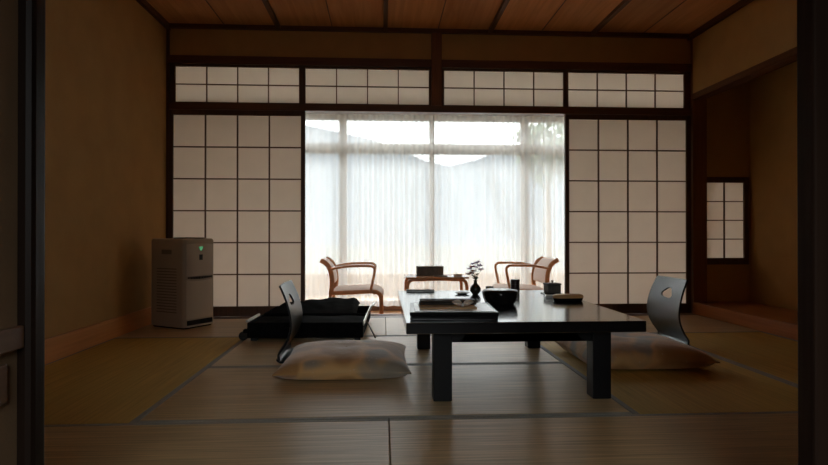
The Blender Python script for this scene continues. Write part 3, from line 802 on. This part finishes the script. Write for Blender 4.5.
# ------------------------------------------------------------------ air purifier
pu = thing('air_purifier', 'beige tower air purifier with green light in the corner by the shoji door', 'air purifier', (-1.572, 4.545, .0008), math.radians(59.5))
w_, d_ = .150, .190
def rbox(bm, hx, hy, z0, z1, r, n=6, topr=0.0):
    def ring(k, z):
        out = []
        for cx, cy, a0 in ((hx - r, hy - r, 0), (-hx + r, hy - r, PI / 2), (-hx + r, -hy + r, PI), (hx - r, -hy + r, 1.5 * PI)):
            for i in range(n + 1):
                a = a0 + PI / 2 * i / n
                out.append(bm.verts.new(((cx + r * math.cos(a)) * k, (cy + r * math.sin(a)) * k, z)))
        return out
    lv = [ring(.97, z0), ring(1, z0 + .01)]
    if topr: lv += [ring(1, z1 - topr), ring(.985, z1 - topr * .4), ring(.94, z1)]
    else: lv += [ring(1, z1)]
    for a, b in zip(lv, lv[1:]):
        for i in range(len(a)): j = (i + 1) % len(a); bm.faces.new((a[i], a[j], b[j], b[i]))
    bm.faces.new(lv[0][::-1]); bm.faces.new(lv[-1])
bm = bmesh.new(); rbox(bm, w_, d_, .012, .685, .03, topr=.02); obj('body', bm, M['pur_body'], pu, smooth=True)
bm = bmesh.new(); rbox(bm, w_ * .96, d_ * .96, 0, .014, .03); obj('base', bm, M['pur_dark'], pu)
def front_panel(z0, z1, arch, name, hw=.128, y=-.190, t=.010):
    """bowed front cover with a curved upper edge"""
    bm = bmesh.new(); n1 = 14; n2 = 10; A = []
    for j in range(n2 + 1):
        row = []
        for i in range(n1 + 1):
            u = -1 + 2 * i / n1
            zt = z1 + arch * (1 - u * u); z = z0 + (zt - z0) * j / n2
            row.append(bm.verts.new((u * hw, y - t * (1 - u ** 4) - .001, z)))
        A.append(row)
    B = [[bm.verts.new((v.co.x, y + .006, v.co.z)) for v in row] for row in A]
    for j in range(n2):
        for i in range(n1): bm.faces.new((A[j][i], A[j][i + 1], A[j + 1][i + 1], A[j + 1][i])); bm.faces.new((B[j][i], B[j][i + 1], B[j + 1][i + 1], B[j + 1][i]))
    per = [(0, i) for i in range(n1)] + [(j, n1) for j in range(n2)] + [(n2, n1 - i) for i in range(n1)] + [(n2 - j, 0) for j in range(n2)]
    for (a, b), (c, e) in zip(per, per[1:] + per[:1]): bm.faces.new((A[a][b], A[c][e], B[c][e], B[a][b]))
    return obj(name, bm, M['pur_front'], pu, smooth=True)
front_panel(.075, .372, -.014, 'lower_panel')
front_panel(.400, .640, .006, 'upper_panel')
# black oval display band at the top, slots, light, sticker
bm = bmesh.new(); lathe(bm, [(0, .684), (.115, .684), (.118, .688), (.112, .693), (0, .694)], 40, 0, -.075, 1.05, .95); obj('display', bm, M['pur_dark'], pu, smooth=True)
bm = bmesh.new()
for i in range(9):
    u = -1 + 2 * (i + .5) / 9; box(bm, u * .118 - .010, u * .118 + .010, -.198 - .004 * (1 - u * u), -.186, .372 + .012 - .010 * (1 - u * u), .392)
obj('air_slot', bm, M['pur_grille'], pu)
bm = bmesh.new(); box(bm, -.122, .122, -.1945, -.186, .026, .064); obj('bottom_slot', bm, M['pur_dark'], pu, bevel=.004)
bm = bmesh.new(); box(bm, -.122, .122, -.202, -.186, .014, .026); obj('bottom_lip', bm, M['pur_front'], pu, bevel=.003)
bm = bmesh.new()
for (a, b, c, d) in ((-.020, .020, .613, .622), (-.012, .012, .600, .610), (-.006, .006, .590, .598)): box(bm, a, b, -.2025, -.199, c, d)
obj('status_light', bm, M['green'], pu)
o = obj('sticker', boxm(-.016, .016, -.2022, -.199, .520, .562), M['sticker'], pu); o['label'] = 'small dark square sticker'
bm = bmesh.new()
for k in range(5): box(bm, -.0065 + .0, .0065, -.2026, -.2020, .526 + .006 * k, .528 + .006 * k)
obj('sticker_print', bm, M['tagpaper'], o) if False else bm.free()
# grip recess and intake slits on the sides
for s in (-1, 1):
    obj('grip', boxm(*sorted((s * .1492, s * .1515)), -.055, .055, .565, .600), M['pur_slit'], pu, bevel=.008)
    bm = bmesh.new()
    for k in range(16): box(bm, *sorted((s * .1495, s * .1508)), -.11, .11, .12 + .022 * k, .128 + .022 * k)
    obj('intake', bm, M['pur_slit'], pu)

# ------------------------------------------------------------------ veranda chairs (face +x in their own frame)
def armchair(label, loc, rz):
    """origin on the floor under the seat centre; width along y"""
    t = thing('armchair', label, 'armchair', loc, rz, 'veranda armchairs')
    hw = .275; zs = .335
    for s in (-1, 1):
        y = s * hw
        # side: rear leg -> up the back, curling backwards at the top
        bm = bmesh.new(); tube(bm, smooth_path([(-.300, y, 0), (-.275, y, .16), (-.245, y, .31), (-.232, y, .42), (-.245, y, .53), (-.285, y, .61), (-.350, y, .652)], 6), [.016] * 12 + [.024] * 25, .013, n=8)
        obj('rear_leg', bm, M['bentwood'], t, smooth=True)
        # seat rail bending over into the front leg
        bm = bmesh.new(); tube(bm, smooth_path([(-.245, y, zs - .02), (-.05, y, zs - .015), (.16, y, zs - .005), (.235, y, zs - .018), (.268, y, zs - .07), (.272, y, zs - .17), (.272, y, 0)], 6), .021, .013, n=8)
        obj('front_leg', bm, M['bentwood'], t, smooth=True)
        # arm: along and bending down to the seat rail
        ya = s * (hw + .012)
        bm = bmesh.new(); tube(bm, smooth_path([(-.245, ya, .585 - .022), (-.08, ya, .590), (.13, ya, .595), (.185, ya, .585), (.203, ya, .545), (.180, ya, .42), (.160, ya, zs - .01)], 7), .014, .018, n=8)
        obj('arm', bm, M['bentwood'], t, smooth=True)
    bm = bmesh.new(); tube(bm, [(.20, -hw, zs - .025), (.20, hw, zs - .025)], .012, n=8)
    obj('stretcher', bm, M['bentwood'], t, smooth=True)
    bm = bmesh.new(); tube(bm, [(-.2, -hw, zs - .03), (-.2, hw, zs - .03)], .012, n=8)
    obj('stretcher', bm, M['bentwood'], t, smooth=True)
    # padded seat
    prof = [(-.235, zs - .008), (-.1, zs), (.1, zs + .006), (.2, zs + .006), (.262, zs - .020), (.282, zs - .055)]
    def pad(name, prof, half, thick, nrm_sign=1):
        bm = bmesh.new(); P = smooth_path([(a, 0, b) for a, b in prof], 5); ny = 10; A, B = [], []
        for i, p in enumerate(P):
            tg = (P[min(i + 1, len(P) - 1)] - P[max(i - 1, 0)]).normalized(); nr = Vector((-tg.z, 0, tg.x)) * nrm_sign
            k = i / (len(P) - 1); e1 = min(1, 8 * k, 8 * (1 - k)) ** .5
            ra, rb = [], []
            for j in range(ny + 1):
                v = -1 + 2 * j / ny; e2 = (1 - v ** 8)
                q = p + nr * thick * (.25 + .75 * e1 * e2)
                ra.append(bm.verts.new((q.x, v * half, q.z))); rb.append(bm.verts.new((p.x, v * half, p.z)))
            A.append(ra); B.append(rb)
        n1 = len(P) - 1
        for i in range(n1):
            for j in range(ny): bm.faces.new((A[i][j], A[i][j + 1], A[i + 1][j + 1], A[i + 1][j])); bm.faces.new((B[i][j], B[i][j + 1], B[i + 1][j + 1], B[i + 1][j]))
            bm.faces.new((A[i][0], A[i + 1][0], B[i + 1][0], B[i][0])); bm.faces.new((A[i][ny], A[i + 1][ny], B[i + 1][ny], B[i][ny]))
        for j in range(ny): bm.faces.new((A[0][j], A[0][j + 1], B[0][j + 1], B[0][j])); bm.faces.new((A[n1][j], A[n1][j + 1], B[n1][j + 1], B[n1][j]))
        obj(name, bm, M['uphol'], t, smooth=True)
    pad('seat', prof, hw - .014, .026)
    pad('backrest', [(-.232, .40), (-.236, .48), (-.262, .56), (-.312, .622), (-.338, .642)], hw - .014, .018, -1)
    bm = bmesh.new(); P = smooth_path([(-.252, 0, .40), (-.255, 0, .49), (-.280, 0, .57), (-.330, 0, .64), (-.356, 0, .658)], 5)
    A = [[bm.verts.new((p.x + dx, s * (hw + .004), p.z + dz)) for s in (-1, 1)] for dx, dz in ((0, 0), (.014, -.006)) for p in P]
    n1 = len(P); f0, f1 = A[:n1], A[n1:]
    for i in range(n1 - 1):
        bm.faces.new((f0[i][0], f0[i + 1][0], f0[i + 1][1], f0[i][1])); bm.faces.new((f1[i][0], f1[i + 1][0], f1[i + 1][1], f1[i][1]))
        for s in (0, 1): bm.faces.new((f0[i][s], f0[i + 1][s], f1[i + 1][s], f1[i][s]))
    for i in (0, n1 - 1): bm.faces.new((f0[i][0], f0[i][1], f1[i][1], f1[i][0]))
    obj('back_shell', bm, M['bentwood'], t, smooth=True)
    return t
armchair('bentwood armchair with pale padded seat on the veranda behind the suitcase', (-.285, 6.11, ZV), 0)
armchair('bentwood armchair with pale padded seat on the veranda behind the black bowl', (1.49, 6.11, ZV), PI)

# side table between them
st = thing('side_table', 'low bentwood side table between the two veranda armchairs', 'side table', (.575, 6.14, ZV))
obj('tabletop', boxm(-.335, .335, -.24, .24, .452, .470), M['tabletop_v'], st, bevel=.004)
for sy in (-1, 1):
    for sx in (-1, 1):
        x, y = sx * .315, sy * .215
        bm = bmesh.new()
        tube(bm, smooth_path([(x, y, 0), (x, y, .30), (x - sx * .004, y, .385), (x - sx * .028, y, .428), (x - sx * .075, y, .441), (x - sx * .20, y, .442)], 6), .017, .012, n=8)
        obj('leg', bm, M['bentwood'], st, smooth=True)
bm = bmesh.new()
for sy in (-1, 1): box(bm, -.14, .14, sy * .215 - .01, sy * .215 + .01, .430, .452)
for sx in (-1, 1): box(bm, sx * .26 - .01, sx * .26 + .01, -.205, .205, .432, .452)
obj('rail', bm, M['bentwood'], st)
ZS = ZV + .470
t = thing('display_box', 'dark grey upright box standing on the veranda side table', 'box', (.515, 6.16, ZS))
obj('body', boxm(-.145, .145, -.055, .055, 0, .084), M['boxgrey'], t, bevel=.004)
obj('lid', boxm(-.147, .147, -.057, .057, .0845, .102), M['boxgrey'], t, bevel=.004)
tag(obj('remote_control', boxm(-.075, .075, -.022, .022, 0, .014), M['boxgrey'], loc=(.615, 5.99, ZS), bevel=.004), 'dark flat bar lying in front of the grey box on the side table', 'remote')
tag(obj('ashtray', (lambda b: (lathe(b, [(0, 0), (.035, 0), (.048, .010), (.052, .022), (.048, .022), (.036, .010), (0, .008)], 24), b)[1])(bmesh.new()), M['ceramic'], smooth=True, loc=(.81, 6.05, ZS)), 'small pale dish at the end of the veranda side table', 'dish')

# ------------------------------------------------------------------ outside
struct('floor_balcony', boxm(VX0 - .3, VX1 + .3, YW + .13, 8.0, -.24, -.14), M['balcony'], 'tan balcony floor outside the window', 'floor')
struct('wall_balcony', boxm(VX0 - .3, VX1 + .3, 7.9, 8.0, -.14, .17), M['balcony'], 'low tan balcony parapet seen through the sheer curtains', 'parapet')
struct('ground', boxm(-300, 300, 9, 600, -3.6, -3.4), M['ground'], 'pale valley ground outside the window', 'ground')
def hill(name, label, pts, y, dep, seed):
    """ridge line pts (x, z) at distance y, sloping down towards the viewer over dep metres"""
    rr = random.Random(seed); bm = bmesh.new(); rows = []
    xs = []
    for (x0, z0), (x1, z1) in zip(pts, pts[1:]):
        for k in range(10): xs.append((x0 + (x1 - x0) * k / 10, z0 + (z1 - z0) * k / 10))
    xs.append(pts[-1])
    for j in range(9):
        f = j / 8
        rows.append([bm.verts.new((x * (1 - .25 * f), y - dep * f, -3.4 + (z + 3.4) * (1 - f) ** 1.2 + (rr.random() - .5) * (3 if .05 < f < .95 else 0))) for x, z in xs])
    back = [bm.verts.new((x, y + 40, -3.4)) for x, z in xs]
    rows = [back] + rows
    for a, b in zip(rows, rows[1:]):
        for i in range(len(xs) - 1): bm.faces.new((a[i], a[i + 1], b[i + 1], b[i]))
    struct(name, bm, M['hill'], label, 'hill', smooth=True)
def dirx(px): return math.tan(math.atan((px - 414) / 565) + .0555)
def zat(py, y): return .714 + (235 - py) / 565 * y
Y_ = 420
hill('hill_far', 'hazy blue wooded mountain seen through the curtain', [(dirx(a) * Y_, zat(b, Y_)) for a, b in ((-40, 118), (120, 105), (230, 112), (308, 127), (340, 133), (377, 141), (405, 152), (425, 161), (448, 166), (475, 160), (490, 154), (515, 150), (560, 135), (680, 110), (850, 100))], Y_, 200, 4)
def tree(x, y, zt, r, label, seed):
    rr = random.Random(seed)
    t = thing('tree', label, 'tree', (x, y, -3.4), 0, 'trees outside')
    bm = bmesh.new(); tube(bm, [(0, 0, 0), (.05, 0, 2), (0, .05, zt + 3.4 - r)], [.14, .11, .05], n=8); obj('trunk', bm, M['bark'], t, smooth=True)
    bm = bmesh.new(); zc = zt + 3.4 - r
    for k in range(900):
        a = rr.random() * 2 * PI; b = math.acos(2 * rr.random() - 1); q = r * (.35 + .65 * rr.random() ** .5) * (.8 + .2 * math.sin(3 * a) * math.sin(2 * b))
        c = Vector((q * math.sin(b) * math.cos(a), q * math.sin(b) * math.sin(a), zc + q * math.cos(b) * 1.1))
        u = Vector((rr.random() - .5, rr.random() - .5, rr.random() - .5)).normalized(); v = u.orthogonal().normalized(); s = .10 + .09 * rr.random()
        bm.faces.new([bm.verts.new(p) for p in (c - u * s, c + v * s * .45, c + u * s, c - v * s * .45)])
    obj('crown', bm, M['tree'], t)
tree(dirx(548) * 17, 17, 4.6, 1.25, 'leafy tree outside the upper right window pane', 5)
tree(dirx(640) * 19, 19, 5.2, 1.8, 'larger leafy tree outside behind the right shoji door', 6)

# ------------------------------------------------------------------ light
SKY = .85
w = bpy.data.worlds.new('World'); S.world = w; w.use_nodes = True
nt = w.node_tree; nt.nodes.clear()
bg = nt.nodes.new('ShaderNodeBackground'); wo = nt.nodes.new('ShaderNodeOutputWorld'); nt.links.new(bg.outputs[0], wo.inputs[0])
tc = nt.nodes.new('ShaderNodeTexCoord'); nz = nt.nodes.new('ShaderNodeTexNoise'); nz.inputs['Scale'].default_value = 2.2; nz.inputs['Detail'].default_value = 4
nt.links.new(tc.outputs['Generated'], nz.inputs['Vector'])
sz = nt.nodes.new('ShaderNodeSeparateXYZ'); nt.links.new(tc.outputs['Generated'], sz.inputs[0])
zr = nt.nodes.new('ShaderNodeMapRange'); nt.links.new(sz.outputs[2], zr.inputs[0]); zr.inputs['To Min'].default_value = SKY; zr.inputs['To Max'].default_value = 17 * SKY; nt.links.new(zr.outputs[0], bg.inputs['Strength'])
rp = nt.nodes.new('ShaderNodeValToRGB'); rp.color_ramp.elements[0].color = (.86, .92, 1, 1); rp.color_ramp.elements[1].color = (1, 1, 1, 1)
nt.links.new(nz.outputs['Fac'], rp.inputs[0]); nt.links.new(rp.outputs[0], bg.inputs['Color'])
pl = bpy.data.lights.new('window_portal', 'AREA'); pl.shape = 'RECTANGLE'; pl.size = VX1 - VX0; pl.size_y = 2.25
pl.cycles.is_portal = True
po = bpy.data.objects.new('window_portal', pl); C.objects.link(po); po.location = ((VX0 + VX1) / 2, YW + .16, 1.02); po.rotation_euler = (-PI / 2, 0, 0)
po['kind'] = 'helper'
pl2 = bpy.data.lights.new('window_portal_near', 'AREA'); pl2.shape = 'RECTANGLE'; pl2.size = NW1 - NW0; pl2.size_y = 1.2; pl2.cycles.is_portal = True
po2 = bpy.data.objects.new('window_portal_near', pl2); C.objects.link(po2); po2.location = ((NW0 + NW1) / 2, -1.72, 1.4); po2.rotation_euler = (PI / 2, 0, 0); po2['kind'] = 'helper'

# ------------------------------------------------------------------ camera
cd = bpy.data.cameras.new('Camera'); cam = bpy.data.objects.new('Camera', cd); C.objects.link(cam); S.camera = cam
cd.sensor_width = 36; cd.sensor_fit = 'HORIZONTAL'; cd.lens = 565 / 828 * 36; cd.clip_start = .05; cd.clip_end = 2000
cam.location = (0, 0, .714)
cam.rotation_euler = (PI / 2 + .0041, 0, -.0555)

S.view_settings.view_transform = 'Standard'; S.view_settings.look = 'None'; S.view_settings.gamma = 1
S.view_settings.use_curve_mapping = False; S.view_settings.exposure = .83
S.cycles.max_bounces = 10; S.cycles.diffuse_bounces = 6; S.cycles.glossy_bounces = 4; S.cycles.transparent_max_bounces = 24; S.cycles.transmission_bounces = 6
S.cycles.use_denoising = True
